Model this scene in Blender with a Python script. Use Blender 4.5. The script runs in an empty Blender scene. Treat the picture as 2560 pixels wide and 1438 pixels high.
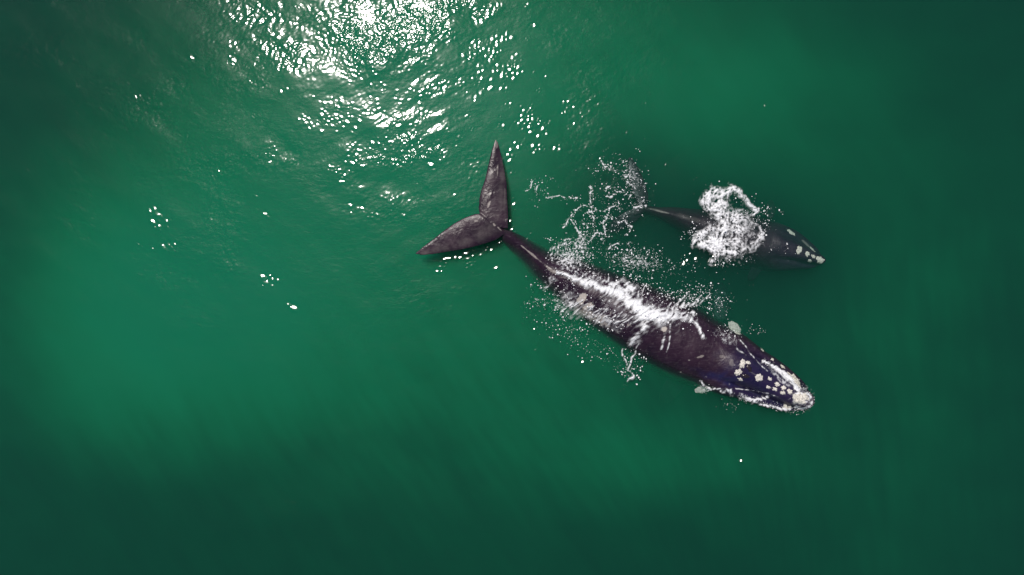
import bpy, bmesh, math, random
import numpy as np
from mathutils import Vector
from mathutils.bvhtree import BVHTree
random.seed(7)
RNG = np.random.default_rng(11)
scene = bpy.context.scene

# ------------------------------------------------------------------ camera, sky, sun
CAM_H = 27.0
FPX = 1728.0                       # focal length in pixels of the 2560 px wide frame
cam_d = bpy.data.cameras.new('camera')
cam = bpy.data.objects.new('camera', cam_d)
scene.collection.objects.link(cam)
cam.location = (0, 0, CAM_H)
cam_d.sensor_width = 36.0
cam_d.lens = 36.0 * FPX / 2560.0
cam_d.clip_start = 0.1
cam_d.clip_end = 3000
scene.camera = cam

MX, MY = (930 - 1280) / FPX, (719 - 20) / FPX      # where flat water would mirror the sun
SUN = Vector((MX, MY, 1.0)).normalized()
elev = math.asin(SUN.z)
rot = math.atan2(SUN.x, SUN.y)
world = bpy.data.worlds.new('World')
scene.world = world
world.use_nodes = True
wn = world.node_tree.nodes
wl = world.node_tree.links
sky = wn.new('ShaderNodeTexSky')
sky.sky_type = 'NISHITA'
sky.sun_disc = False
sky.sun_elevation = elev
sky.sun_rotation = rot
wl.new(sky.outputs[0], wn['Background'].inputs[0])
wn['Background'].inputs[1].default_value = 0.06
sd = bpy.data.lights.new('sun', 'SUN')
sd.energy = 4.0
sd.angle = math.radians(0.53)
sd.color = (1.0, 0.93, 0.87)
sun = bpy.data.objects.new('sun', sd)
scene.collection.objects.link(sun)
sun.rotation_euler = SUN.to_track_quat('Z', 'Y').to_euler()
sun.location = SUN * 60

scene.view_settings.view_transform = 'Standard'
scene.view_settings.look = 'None'
scene.view_settings.exposure = 0.0
scene.view_settings.gamma = 1.0
scene.cycles.use_denoising = True
scene.cycles.max_bounces = 8
scene.cycles.volume_bounces = 3
scene.cycles.transparent_max_bounces = 24
scene.cycles.sample_clamp_indirect = 4.0
scene.cycles.caustics_reflective = False
scene.cycles.caustics_refractive = False

# ------------------------------------------------------------------ helpers
def W(px, py, z=0.0):
    """pixel of the 2560x1438 frame -> world x, y on the plane at height z"""
    return (px - 1280.0) / FPX * (CAM_H - z), (719.0 - py) / FPX * (CAM_H - z)

def tag(o, label=None, cat=None, kind=None, group=None):
    if label: o['label'] = label
    if cat: o['category'] = cat
    if kind: o['kind'] = kind
    if group: o['group'] = group
    return o

def mesh_np(name, verts, faces, mat, parent=None, smooth=True):
    """faces: (n,3) or (n,4) int array"""
    verts = np.asarray(verts, np.float32); faces = np.asarray(faces, np.int32)
    me = bpy.data.meshes.new(name)
    k = faces.shape[1]
    me.vertices.add(len(verts)); me.vertices.foreach_set('co', verts.ravel())
    me.loops.add(faces.size); me.loops.foreach_set('vertex_index', faces.ravel())
    me.polygons.add(len(faces)); me.polygons.foreach_set('loop_start', np.arange(0, faces.size, k, dtype=np.int32))
    me.update(calc_edges=True)
    me.polygons.foreach_set('use_smooth', np.full(len(faces), smooth))
    me.validate()
    if mat: me.materials.append(mat)
    o = bpy.data.objects.new(name, me)
    scene.collection.objects.link(o)
    if parent: o.parent = parent
    return o

def set_attr(me, name, val):
    a = me.attributes.new(name, 'FLOAT', 'POINT'); a.data.foreach_set('value', np.clip(val, 0, 1).astype(np.float32))
_perm = np.random.default_rng(5).permutation(4096)
_ang = np.random.default_rng(6).uniform(0, 2 * math.pi, 4096)
_gx, _gy = np.cos(_ang), np.sin(_ang)
def perlin(x, y, seed=0):
    x = np.asarray(x, float) + seed * 17.31; y = np.asarray(y, float) - seed * 9.77
    xi = np.floor(x).astype(np.int64); yi = np.floor(y).astype(np.int64)
    xf = x - xi; yf = y - yi
    u = xf * xf * xf * (xf * (xf * 6 - 15) + 10); v = yf * yf * yf * (yf * (yf * 6 - 15) + 10)
    def g(i, j, dx, dy):
        h = _perm[(_perm[i & 4095] + j) & 4095]
        return _gx[h] * dx + _gy[h] * dy
    a = g(xi, yi, xf, yf); b = g(xi + 1, yi, xf - 1, yf)
    c = g(xi, yi + 1, xf, yf - 1); d = g(xi + 1, yi + 1, xf - 1, yf - 1)
    return ((a * (1 - u) + b * u) * (1 - v) + (c * (1 - u) + d * u) * v) * 1.5
def fbm(x, y, octv=4, seed=0, gain=0.5):
    s = 0; a = 1
    for k in range(octv):
        s = s + a * perlin(x * 2 ** k, y * 2 ** k, seed + k * 3); a *= gain
    return s
def ridged(x, y, octv=4, seed=0):
    s = 0; a = 0.5
    for k in range(octv):
        s = s + a * (1 - np.abs(perlin(x * 2 ** k, y * 2 ** k, seed + k * 5)) * 1.6); a *= 0.5
    return s
def gauss(px, py, cx, cy, rx, ry=None, deg=0):
    ry = ry or rx; a = math.radians(deg)
    dx = px - cx; dy = py - cy
    u = dx * math.cos(a) + dy * math.sin(a); v = -dx * math.sin(a) + dy * math.cos(a)
    return np.exp(-(u / rx) ** 2 - (v / ry) ** 2)
def sstep(a, b, x):
    t = np.clip((x - a) / (b - a), 0, 1); return t * t * (3 - 2 * t)
def catmull(P, n):
    P = np.asarray(P, float)
    Q = np.vstack([2 * P[0] - P[1], P, 2 * P[-1] - P[-2]])
    out = []
    for t in np.linspace(0, len(P) - 1, n):
        i = min(int(t), len(P) - 2); f = t - i
        a, b, c, d = Q[i], Q[i + 1], Q[i + 2], Q[i + 3]
        out.append(0.5 * (2 * b + (c - a) * f + (2 * a - 5 * b + 4 * c - d) * f * f + (3 * b - a - 3 * c + d) * f ** 3))
    return np.array(out)

# ------------------------------------------------------------------ materials
def new_mat(name):
    m = bpy.data.materials.new(name); m.use_nodes = True
    nt = m.node_tree; nt.nodes.clear()
    return m, nt.nodes, nt.links
def set_in(n, **kw):
    for k, v in kw.items(): n.inputs[k.replace('_', ' ')].default_value = v

def water_material():
    m, N, L = new_mat('water')
    out = N.new('ShaderNodeOutputMaterial')
    tc = N.new('ShaderNodeTexCoord')
    # fine ripples below the resolution of the mesh, stretched along the wave crests
    mp = N.new('ShaderNodeMapping'); mp.inputs['Rotation'].default_value = (0, 0, math.radians(-32)); mp.inputs['Scale'].default_value = (1.0, 2.2, 1.0)
    L.new(tc.outputs['Object'], mp.inputs['Vector'])
    n1 = N.new('ShaderNodeTexNoise'); set_in(n1, Scale=2.2, Detail=4.0, Roughness=0.55, Distortion=0.8)
    L.new(mp.outputs[0], n1.inputs['Vector'])
    b1 = N.new('ShaderNodeBump'); set_in(b1, Strength=1.0, Distance=0.07); L.new(n1.outputs['Fac'], b1.inputs['Height'])
    ra = N.new('ShaderNodeAttribute'); ra.attribute_name = 'ruffle'; L.new(ra.outputs['Fac'], b1.inputs['Strength'])
    fr = N.new('ShaderNodeFresnel'); fr.inputs['IOR'].default_value = 1.333
    g1 = N.new('ShaderNodeBsdfGlossy'); g1.inputs['Roughness'].default_value = 0.105
    g2 = N.new('ShaderNodeBsdfGlossy'); g2.inputs['Roughness'].default_value = 0.28
    L.new(b1.outputs[0], g2.inputs['Normal'])
    mg = N.new('ShaderNodeMixShader'); mg.inputs[0].default_value = 0.11
    L.new(g1.outputs[0], mg.inputs[1]); L.new(g2.outputs[0], mg.inputs[2])
    tr = N.new('ShaderNodeBsdfTransparent')
    mx = N.new('ShaderNodeMixShader')
    L.new(fr.outputs[0], mx.inputs[0]); L.new(tr.outputs[0], mx.inputs[1]); L.new(mg.outputs[0], mx.inputs[2])
    L.new(mx.outputs[0], out.inputs['Surface'])
    sc = N.new('ShaderNodeVolumeScatter'); sc.inputs['Color'].default_value = (0.022, 0.172, 0.122, 1); sc.inputs['Density'].default_value = 0.85
    sc.inputs['Anisotropy'].default_value = 0.0
    ab = N.new('ShaderNodeVolumeAbsorption'); ab.inputs['Color'].default_value = (0.05, 0.42, 0.38, 1); ab.inputs['Density'].default_value = 0.95
    ad = N.new('ShaderNodeAddShader'); L.new(sc.outputs[0], ad.inputs[0]); L.new(ab.outputs[0], ad.inputs[1])
    L.new(ad.outputs[0], out.inputs['Volume'])
    return m
def cloud_material():
    m, N, L = new_mat('brightening_cloud')
    out = N.new('ShaderNodeOutputMaterial')
    sc = N.new('ShaderNodeVolumeScatter'); sc.inputs['Color'].default_value = (0.022, 0.90, 0.345, 1); sc.inputs['Density'].default_value = 1.05
    L.new(sc.outputs[0], out.inputs['Volume'])
    return m
def skin_material(name, base, dark, rough=0.35):
    m, N, L = new_mat(name)
    out = N.new('ShaderNodeOutputMaterial'); p = N.new('ShaderNodeBsdfPrincipled'); L.new(p.outputs[0], out.inputs[0])
    tc = N.new('ShaderNodeTexCoord')
    n = N.new('ShaderNodeTexNoise'); set_in(n, Scale=1.1, Detail=8.0, Roughness=0.62); L.new(tc.outputs['Object'], n.inputs['Vector'])
    r = N.new('ShaderNodeValToRGB'); r.color_ramp.elements[0].position = 0.33; r.color_ramp.elements[1].position = 0.68
    r.color_ramp.elements[0].color = (*dark, 1); r.color_ramp.elements[1].color = (*base, 1)
    L.new(n.outputs['Fac'], r.inputs['Fac'])
    # fine scratches
    mp = N.new('ShaderNodeMapping'); mp.inputs['Scale'].default_value = (1.0, 14.0, 1.0); mp.inputs['Rotation'].default_value = (0, 0, math.radians(70))
    L.new(tc.outputs['Object'], mp.inputs[0])
    s = N.new('ShaderNodeTexNoise'); set_in(s, Scale=2.6, Detail=6.0, Roughness=0.7, Distortion=0.6); L.new(mp.outputs[0], s.inputs['Vector'])
    sr = N.new('ShaderNodeMapRange'); set_in(sr, From_Min=0.56, From_Max=0.78, To_Min=0.0, To_Max=0.35); L.new(s.outputs['Fac'], sr.inputs[0])
    mx0 = N.new('ShaderNodeMix'); mx0.data_type = 'RGBA'; L.new(sr.outputs[0], mx0.inputs[0]); L.new(r.outputs[0], mx0.inputs[6]); mx0.inputs[7].default_value = (0.20, 0.16, 0.20, 1)
    at = N.new('ShaderNodeAttribute'); at.attribute_name = 'mark_sheen'  # pale scars and patches, plus painted sheen bands and ridge highlights
    mx = N.new('ShaderNodeMix'); mx.data_type = 'RGBA'; L.new(at.outputs['Fac'], mx.inputs[0]); L.new(mx0.outputs[2], mx.inputs[6]); mx.inputs[7].default_value = (0.46, 0.42, 0.38, 1)
    at2 = N.new('ShaderNodeAttribute'); at2.attribute_name = 'sky_sheen'  # bluish sky reflection painted into the skin colour
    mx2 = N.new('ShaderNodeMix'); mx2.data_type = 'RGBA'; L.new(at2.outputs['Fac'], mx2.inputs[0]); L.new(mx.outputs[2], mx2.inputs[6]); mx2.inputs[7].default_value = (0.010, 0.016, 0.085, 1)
    L.new(mx2.outputs[2], p.inputs['Base Color'])
    rr = N.new('ShaderNodeMapRange'); set_in(rr, From_Min=0.3, From_Max=0.7, To_Min=rough - 0.14, To_Max=rough + 0.12); L.new(n.outputs['Fac'], rr.inputs[0])
    L.new(rr.outputs[0], p.inputs['Roughness'])
    p.inputs['IOR'].default_value = 1.36
    nb = N.new('ShaderNodeTexNoise'); set_in(nb, Scale=9.0, Detail=6.0, Roughness=0.6); L.new(tc.outputs['Object'], nb.inputs['Vector'])
    b = N.new('ShaderNodeBump'); set_in(b, Strength=0.4, Distance=0.02); L.new(nb.outputs['Fac'], b.inputs['Height'])
    nc = N.new('ShaderNodeTexNoise'); set_in(nc, Scale=1.8, Detail=3.0, Roughness=0.5, Distortion=0.5); L.new(tc.outputs['Object'], nc.inputs['Vector'])
    bc = N.new('ShaderNodeBump'); set_in(bc, Strength=1.0, Distance=0.06); L.new(nc.outputs['Fac'], bc.inputs['Height'])
    L.new(b.outputs[0], bc.inputs['Normal']); L.new(bc.outputs[0], p.inputs['Normal'])
    return m
def simple_noise_mat(name, c1, c2, scale, rough, bump=0.02, lo=0.35, hi=0.65):
    m, N, L = new_mat(name)
    out = N.new('ShaderNodeOutputMaterial'); p = N.new('ShaderNodeBsdfPrincipled'); L.new(p.outputs[0], out.inputs[0])
    tc = N.new('ShaderNodeTexCoord')
    n = N.new('ShaderNodeTexNoise'); set_in(n, Scale=scale, Detail=7.0, Roughness=0.65); L.new(tc.outputs['Object'], n.inputs['Vector'])
    r = N.new('ShaderNodeValToRGB'); r.color_ramp.elements[0].position = lo; r.color_ramp.elements[1].position = hi
    r.color_ramp.elements[0].color = (*c1, 1); r.color_ramp.elements[1].color = (*c2, 1)
    L.new(n.outputs['Fac'], r.inputs['Fac']); L.new(r.outputs[0], p.inputs['Base Color'])
    p.inputs['Roughness'].default_value = rough
    b = N.new('ShaderNodeBump'); set_in(b, Strength=0.8, Distance=bump); L.new(n.outputs['Fac'], b.inputs['Height']); L.new(b.outputs[0], p.inputs['Normal'])
    return m
M_WATER = water_material()
M_CLOUD = cloud_material()
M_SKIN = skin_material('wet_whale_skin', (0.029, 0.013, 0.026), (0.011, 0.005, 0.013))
M_CALF = skin_material('calf_skin', (0.034, 0.020, 0.032), (0.013, 0.009, 0.016), 0.4)
M_CALLUS = simple_noise_mat('callosity', (0.24, 0.22, 0.20), (0.70, 0.67, 0.60), 15.0, 0.8, 0.05, 0.30, 0.52)
M_HOLE = simple_noise_mat('blowhole_skin', (0.010, 0.008, 0.010), (0.035, 0.022, 0.030), 6.0, 0.2)
def foam_material():
    m = simple_noise_mat('foam', (0.66, 0.68, 0.71), (0.88, 0.88, 0.90), 14.0, 0.4, 0.018)
    N = m.node_tree.nodes; L = m.node_tree.links
    at = N.new('ShaderNodeAttribute'); at.attribute_name = 'dens'
    p = [n for n in N if n.type == 'BSDF_PRINCIPLED'][0]; L.new(at.outputs['Fac'], p.inputs['Alpha'])
    return m
M_FOAM = foam_material()
M_DROP = simple_noise_mat('spray_drops', (0.75, 0.76, 0.78), (0.92, 0.92, 0.93), 14.0, 0.25, 0.01)
M_BED = simple_noise_mat('seabed_sand', (0.10, 0.11, 0.08), (0.20, 0.19, 0.13), 0.15, 0.9)

# ------------------------------------------------------------------ water surface
# wave trains: wavelength m, heading deg, slope amplitude
_wr = np.random.default_rng(21)
TRAINS = []
for lam, n, sl in ((7.5, 4, 0.016), (3.4, 6, 0.017), (1.7, 8, 0.015), (0.95, 9, 0.012)):
    for k in range(n):
        th = math.radians(62 + _wr.normal(0, 34))
        l = lam * _wr.uniform(0.75, 1.35); kk = 2 * math.pi / l
        TRAINS.append((kk * math.cos(th), kk * math.sin(th), sl / kk, _wr.uniform(0, 6.28)))
def pix(x, y): return x / CAM_H * FPX + 1280, 719 - y / CAM_H * FPX
def ruffle(x, y):
    """how ruffled by the breeze the surface is, 0..1"""
    px, py = pix(x, y)
    a = 0.24 + 0.90 * gauss(px, py, 860, 60, 620, 420) + 0.35 * gauss(px, py, 420, 520, 380, 260, 20) + 0.3 * gauss(px, py, 1300, 380, 260, 240)
    a = a * (0.75 + 0.9 * fbm(x * 0.22, y * 0.3, 3, 40))
    return np.clip(a, 0.08, 1.3)
# single ripples that catch the sun: cluster centre px, spread px, number, size cm
GL = [(672,40,26,9),(630,20,6,2),(745,15,6,2),(775,12,8,4),(580,150,9,6),(482,152,4,2),(712,222,5,2),(634,205,4,2),(634,290,4,2),(471,339,4,2),
 (690,125,16,8),(720,165,20,8),(750,150,20,8),(790,130,18,10),(830,120,22,18),(828,150,24,22),(860,165,22,18),(890,175,18,12),(870,140,40,24),(820,90,22,12),
 (850,70,24,14),(910,35,26,18),(930,60,24,16),(960,60,20,12),(920,90,24,16),(990,20,18,12),(1030,20,16,9),(1010,45,14,7),(1080,65,8,5),(1060,90,10,6),(1065,125,14,10),
 (980,140,12,6),(935,180,6,3),(925,215,6,2),(960,220,12,6),(1030,235,18,12),(1000,238,16,8),(1080,225,14,9),(1105,205,8,5),(1062,288,7,5),(1045,305,6,2),
 (785,240,4,2),(760,290,5,2),(775,305,8,4),(810,300,16,12),(845,295,22,20),(860,265,14,10),(830,270,18,10),(885,295,14,8),(925,265,16,12),(935,255,8,5),(915,285,10,6),
 (975,300,18,4),(990,305,4,2),(1210,15,18,10),(1200,35,14,10),(1235,10,10,6),(1310,15,7,6),(1330,65,4,2),(1320,100,4,2),(1140,95,3,1),
 (1190,110,12,8),(1210,115,16,10),(1235,95,14,9),(1265,90,10,9),(1180,130,12,8),(1220,125,18,10),(1140,190,5,3),(1148,205,6,4),(1190,190,10,7),(1200,210,12,6),(1230,205,8,4),
 (1250,175,10,8),(1285,165,12,12),(1275,185,10,10),(1290,155,8,6),(1265,195,7,5),(1208,227,3,1),(1187,243,4,2),(1170,230,3,1),(1260,222,5,2),(1333,180,3,1),(1350,222,7,4),(1365,190,3,1),
 (1415,268,12,9),(1410,280,8,4),(1320,278,14,10),(1328,305,14,12),(1305,320,12,7),(1350,300,8,5),(1368,310,7,6),(1362,335,6,5),(1335,330,8,4),(1425,320,5,3),(1253,320,10,5),(1252,290,3,1),(1275,265,6,3),
 (1145,345,7,4),(1170,288,5,2),(1180,320,6,3),(1120,325,4,2),(1095,330,4,1),(1145,358,5,3),(1290,372,10,6),(1325,375,10,7),(1350,370,8,5),(1285,362,8,5),(1278,395,10,7),(1280,430,6,5),(1398,372,8,4),
 (1030,385,12,7),(1015,392,6,3),(1035,435,4,2),(1042,457,3,1),(1085,408,14,2),
 (1610,262,6,4),(1575,335,5,3),(1913,260,5,3),(1668,411,5,2),(875,360,7,5),(890,385,14,18),(910,392,16,22),(935,380,16,20),(955,365,12,14),(965,350,8,8),(862,345,7,5),(880,400,10,8),
 (830,418,6,5),(845,422,10,7),(870,432,8,5),(862,448,10,4),(870,510,5,3),(875,530,4,2),(905,520,4,2),(925,535,10,8),(985,520,6,2),(1005,540,5,2),
 (388,518,6,4),(396,541,13,9),(402,561,11,6),(424,545,7,3),(353,612,6,3),(383,622,4,1),(432,617,9,5),(665,700,8,6),(680,702,6,5),(722,762,6,3),(735,775,4,2),(665,535,5,2),(642,490,5,2),
 (1100,665,14,10),(1110,655,8,6),(1095,675,8,5),(1165,655,12,9),(1180,660,6,4),(1125,635,10,7),(1165,630,10,7),(1190,625,12,8),(1215,618,12,9),(1235,608,10,8),(1245,600,8,6),(1175,650,10,6),(1243,667,3,1),(1115,700,6,2),(1190,680,12,3),
 (1270,560,8,6),(1275,570,8,5),(1283,520,6,3),(1282,495,4,2),(1318,590,8,5),(1340,870,5,3),(1457,905,3,1),(1085,878,3,1),(1395,810,8,4),(1140,487,3,1),(1335,825,5,2),(1853,1152,3,1),
 (1720,650,12,9),(1710,660,9,6),(1780,650,8,6),(1500,395,6,2),(1520,372,4,1),(1560,310,3,1)]
def glint_list():
    r = np.random.default_rng(3); out = []
    for cx, cy, sp, n in GL:
        for k in range(int(math.ceil(n * (2.4 if cy < 320 and cx < 1330 else 1.4)))):
            size = (0.026 + 0.080 * r.random() ** 2.6) * (1.5 if cx < 760 else 1)
            for tries in range(9):                         # ripples keep clear of each other
                px = cx + r.normal(0, sp * (0.55 + 0.05 * tries)); py = cy + r.normal(0, sp * (0.42 + 0.05 * tries))
                x, y = W(px, py)
                if all((x - o[0]) ** 2 + (y - o[1]) ** 2 > (0.80 * (size + o[2])) ** 2 for o in out): break
            else: continue
            v = Vector((-x, -y, CAM_H)).normalized()
            h = (v + SUN).normalized()                     # facet normal that mirrors the sun
            out.append((x, y, size, -h.x / h.z, -h.y / h.z, r.uniform(0, math.pi), r.uniform(1.0, 1.5)))
    return out
def waves(x, y):
    z = np.zeros_like(x)
    A = ruffle(x, y)
    for kx, ky, a, ph in TRAINS:
        z += a * np.sin(kx * x + ky * y + ph)
    z = z * (0.35 + 0.65 * A) * 0.66
    P = 0.35 + 1.4 * sstep(-0.25, 0.55, perlin(x * 0.42, y * 0.55, 17) + 0.5 * perlin(x * 1.1, y * 1.3, 18)) + 0.9 * np.exp(-((x + 5.4) ** 2 + (y - 10.6) ** 2) / 9)   # puffs of wind
    u = x * math.cos(0.55) + y * math.sin(0.55); v = -x * math.sin(0.55) + y * math.cos(0.55)
    z += A * (0.012 * perlin(u * 0.9, v * 1.9, 2) + P * (0.0055 * perlin(u * 2.6, v * 4.4, 4) + 0.0046 * perlin(u * 6, v * 8, 6)))
    C = A * sstep(0.25, 1.0, A) * (0.45 + 1.1 * np.clip(perlin(u * 0.55, v * 0.9, 12) + 0.25, 0, 1.2))
    z += C * P * 0.0050 * perlin(u * 12, v * 14, 8)
    far = sstep(25, 60, np.hypot(x, y))
    return z * (1 - far)
def axis(lo, hi, step, ext):
    c = np.arange(lo, hi + step, step); g = []; s = step; p = 0
    while p < ext: s *= 1.35; p += s; g.append(p)
    g = np.array(g)
    return np.concatenate([lo - g[::-1], c, c[-1] + g])
def build_water():
    xs = axis(-20.8, 20.8, 0.027, 500); ys = axis(-11.8, 11.9, 0.027, 500)
    X, Y = np.meshgrid(xs, ys)
    Z = waves(X, Y)
    for gx, gy, s, tx, ty, a, el in glint_list():
        ic, jc = np.searchsorted(xs, gx), np.searchsorted(ys, gy)
        if jc >= len(ys) - 60 or ic >= len(xs) - 60: continue
        tx -= (Z[jc, ic + 1] - Z[jc, ic - 1]) / (xs[ic + 1] - xs[ic - 1]); ty -= (Z[jc + 1, ic] - Z[jc - 1, ic]) / (ys[jc + 1] - ys[jc - 1])
        i0, i1 = np.searchsorted(xs, [gx - s * 3.4, gx + s * 3.4]); j0, j1 = np.searchsorted(ys, [gy - s * 3.4, gy + s * 3.4])
        dx = X[j0:j1, i0:i1] - gx; dy = Y[j0:j1, i0:i1] - gy
        u = dx * math.cos(a) + dy * math.sin(a); v = -dx * math.sin(a) + dy * math.cos(a)
        Z[j0:j1, i0:i1] += (tx * dx + ty * dy) * np.exp(-(((u / el) ** 2 + v * v) / (s * s)) ** 2) + (0.0008 + 0.018 * s) * perlin(X[j0:j1, i0:i1] * 15, Y[j0:j1, i0:i1] * 15, 19) * np.exp(-(dx * dx + dy * dy) / (s * s))
    ny, nx = X.shape
    V = np.stack([X.ravel(), Y.ravel(), Z.ravel()], 1)
    idx = np.arange(nx * ny).reshape(ny, nx)
    F = np.stack([idx[:-1, :-1].ravel(), idx[:-1, 1:].ravel(), idx[1:, 1:].ravel(), idx[1:, :-1].ravel()], 1)
    # sides and bottom close the body of water
    ring = np.concatenate([idx[0, :], idx[1:, -1], idx[-1, :-1][::-1], idx[1:-1, 0][::-1]])
    low = V[ring].copy(); low[:, 2] = -40
    b0 = len(V); nb = len(ring); V = np.vstack([V, low, [[0, 0, -40]]])
    r2 = np.arange(nb); nxt = (r2 + 1) % nb
    S = np.stack([ring, b0 + r2, b0 + nxt, ring[nxt]], 1)
    Bt = np.stack([b0 + r2, np.full(nb, b0 + nb), b0 + nxt], 1)
    Bq = np.stack([b0 + r2[::2], np.full(len(r2[::2]), b0 + nb), b0 + (r2[::2] + 2) % nb, b0 + r2[::2] + 1], 1)
    assert nb % 2 == 0
    o = mesh_np('sea_water', V, np.vstack([F, S, Bq]), M_WATER)
    A = ruffle(X, Y); A = A * np.clip(0.55 + 0.9 * fbm(X * 0.35, Y * 0.45, 3, 47), 0.1, 1.2) * np.where(np.hypot(X, Y) > 40, 0.5, 1)
    rf = np.zeros(len(V)); rf[:A.size] = np.clip(A * 1.05 - 0.04, 0.20, 1).ravel(); set_attr(o.data, 'ruffle', rf)
    tag(o, 'green murky sea surface with sun glitter and small ripples', 'sea', 'structure')
    return o
water = build_water()

def build_bed():
    xs = np.linspace(-480, 480, 97); X, Y = np.meshgrid(xs, xs)
    Z = -26 + 2.5 * fbm(X * 0.02, Y * 0.02, 4, 60)
    idx = np.arange(X.size).reshape(X.shape)
    F = np.stack([idx[:-1, :-1].ravel(), idx[:-1, 1:].ravel(), idx[1:, 1:].ravel(), idx[1:, :-1].ravel()], 1)
    o = mesh_np('seabed', np.stack([X.ravel(), Y.ravel(), Z.ravel()], 1), F, M_BED)
    tag(o, 'sandy sea floor far below the murky water', 'seabed', 'structure')
build_bed()

# added below the surface to vary the sea's brightness: a closed lens of cloudier water, thick where the sea looks brightest
def build_brightening_cloud():
    xs = np.linspace(-24, 24, 601); ys = np.linspace(-15, 17, 401)
    X, Y = np.meshgrid(xs, ys); px, py = pix(X, Y)
    T = 2.4 * gauss(px, py, 500, 710, 310, 220, -12) + 0.9 * gauss(px, py, 900, 430, 380, 260) + 0.35 * gauss(px, py, 1150, 850, 480, 330) \
        + 1.2 * gauss(px, py, 1060, 160, 400, 260, 0) + 0.42 * gauss(px, py, 1720, 230, 360, 240) + 0.35 * gauss(px, py, 400, 930, 330, 170) \
        + 0.12 * gauss(px, py, 2220, 850, 200, 480) + 0.22 * gauss(px, py, 1650, 1130, 380, 100) + 0.12 * gauss(px, py, 1250, 620, 1250, 560) + 0.015
    u = X * math.cos(2.2) + Y * math.sin(2.2); v = -X * math.sin(2.2) + Y * math.cos(2.2)
    T = T * (1 + 0.32 * fbm(X * 0.13, Y * 0.16, 4, 70) + 0.16 * fbm(u * 0.2, v * 0.9, 4, 78)) + 0.05 * fbm(X * 0.3, Y * 0.5, 3, 75) * (0.3 + T)
    g_ = 0.26 * sstep(600, 1000, py + 0.25 * (px - 1280))   # fine slanting streaks in the thickness
    bend = 2.2 - 0.55 * sstep(1500, 2300, px)
    v2 = -X * np.sin(bend) + Y * np.cos(bend); u2 = X * np.cos(bend) + Y * np.sin(bend)
    T = T * (1 + g_ * fbm(u2 * 0.35, v2 * 2.0, 4, 83)) + 0.03 * g_ * (1 + fbm(u2 * 0.25, v2 * 2.2, 2, 86))
    T = T * (1 - 0.65 * gauss(px, py, 1800, 800, 420, 240, 30)) * (1 - 0.92 * np.clip(gauss(px, py, 1860, 610, 260, 110, 14) * 1.3, 0, 1)) * (1 - 0.65 * gauss(px, py, 1585, 480, 90, 110))
    T = np.clip(T, 0.003, None) * sstep(24, 21.5, np.abs(X)) * sstep(17, 15, Y) * sstep(-15, -13, Y) + 0.002
    top = -0.24 - 0.5 * np.clip(gauss(px, py, 1830, 590, 330, 170, 14) + gauss(px, py, 1580, 480, 150, 150), 0, 1)
    idx = np.arange(X.size).reshape(X.shape); n = X.size
    V = np.vstack([np.stack([X.ravel(), Y.ravel(), top.ravel()], 1), np.stack([X.ravel(), Y.ravel(), (top - T).ravel()], 1)])
    F = np.stack([idx[:-1, :-1].ravel(), idx[:-1, 1:].ravel(), idx[1:, 1:].ravel(), idx[1:, :-1].ravel()], 1)
    ring = np.concatenate([idx[0, :], idx[1:, -1], idx[-1, :-1][::-1], idx[1:-1, 0][::-1]]); nxt = np.roll(ring, -1)
    S = np.stack([ring, ring + n, nxt + n, nxt], 1)
    o = mesh_np('brightening_cloud', V, np.vstack([F, F[:, ::-1] + n, S]), M_CLOUD)
    tag(o, 'added cloudy green volume that brightens the water under the surface', 'algae', 'stuff')
build_brightening_cloud()

# ------------------------------------------------------------------ whales
def loft(ctrl, n, head=None, m=96):
    """ctrl rows: px, py, half width, top z, keel sharpness; returns verts, faces of a closed body"""
    C = catmull(ctrl, n)
    xy = np.array([W(c[0], c[1], min(c[3], 0.6)) for c in C])
    T = np.gradient(xy, axis=0); T /= np.linalg.norm(T, axis=1)[:, None]
    Nn = np.stack([-T[:, 1], T[:, 0]], 1)                  # left of travel = upper right side of the photo
    ph = np.linspace(0, 2 * math.pi, m, endpoint=False)
    V = []
    for i in range(n):
        hw = max(C[i, 2], 0.004); kz = C[i, 4]
        Ht = hw * (1.0 + 0.4 * kz); Hb = hw * (1.0 + 0.6 * kz)
        zc = C[i, 3] - Ht
        c, s = np.cos(ph), np.sin(ph)
        lat = hw * np.sign(c) * np.abs(c) ** (0.92 + 0.55 * kz)
        fl = head(i / (n - 1), None, 0) if head is not None else 0      # how flat-topped (broad lips)
        Ht_ = Ht * (1 - 0.35 * fl); zc = C[i, 3] - Ht_
        z = np.where(s > 0, zc + Ht_ * np.abs(s) ** (1 + 0.35 * kz - 0.5 * fl), zc - Hb * np.abs(s))
        if head is not None:
            z = z + head(i / (n - 1), lat, hw) * (s > 0) * np.clip(s * 4, 0, 1)
        V.append(np.stack([xy[i, 0] + Nn[i, 0] * lat, xy[i, 1] + Nn[i, 1] * lat, z], 1))
    V = np.vstack(V); idx = np.arange(n * m).reshape(n, m)
    nx = np.roll(idx, -1, axis=1)
    F = np.stack([idx[:-1].ravel(), idx[1:].ravel(), nx[1:].ravel(), nx[:-1].ravel()], 1)
    caps = [list(idx[0]), list(idx[-1][::-1])]
    return V, F.tolist() + caps

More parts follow.
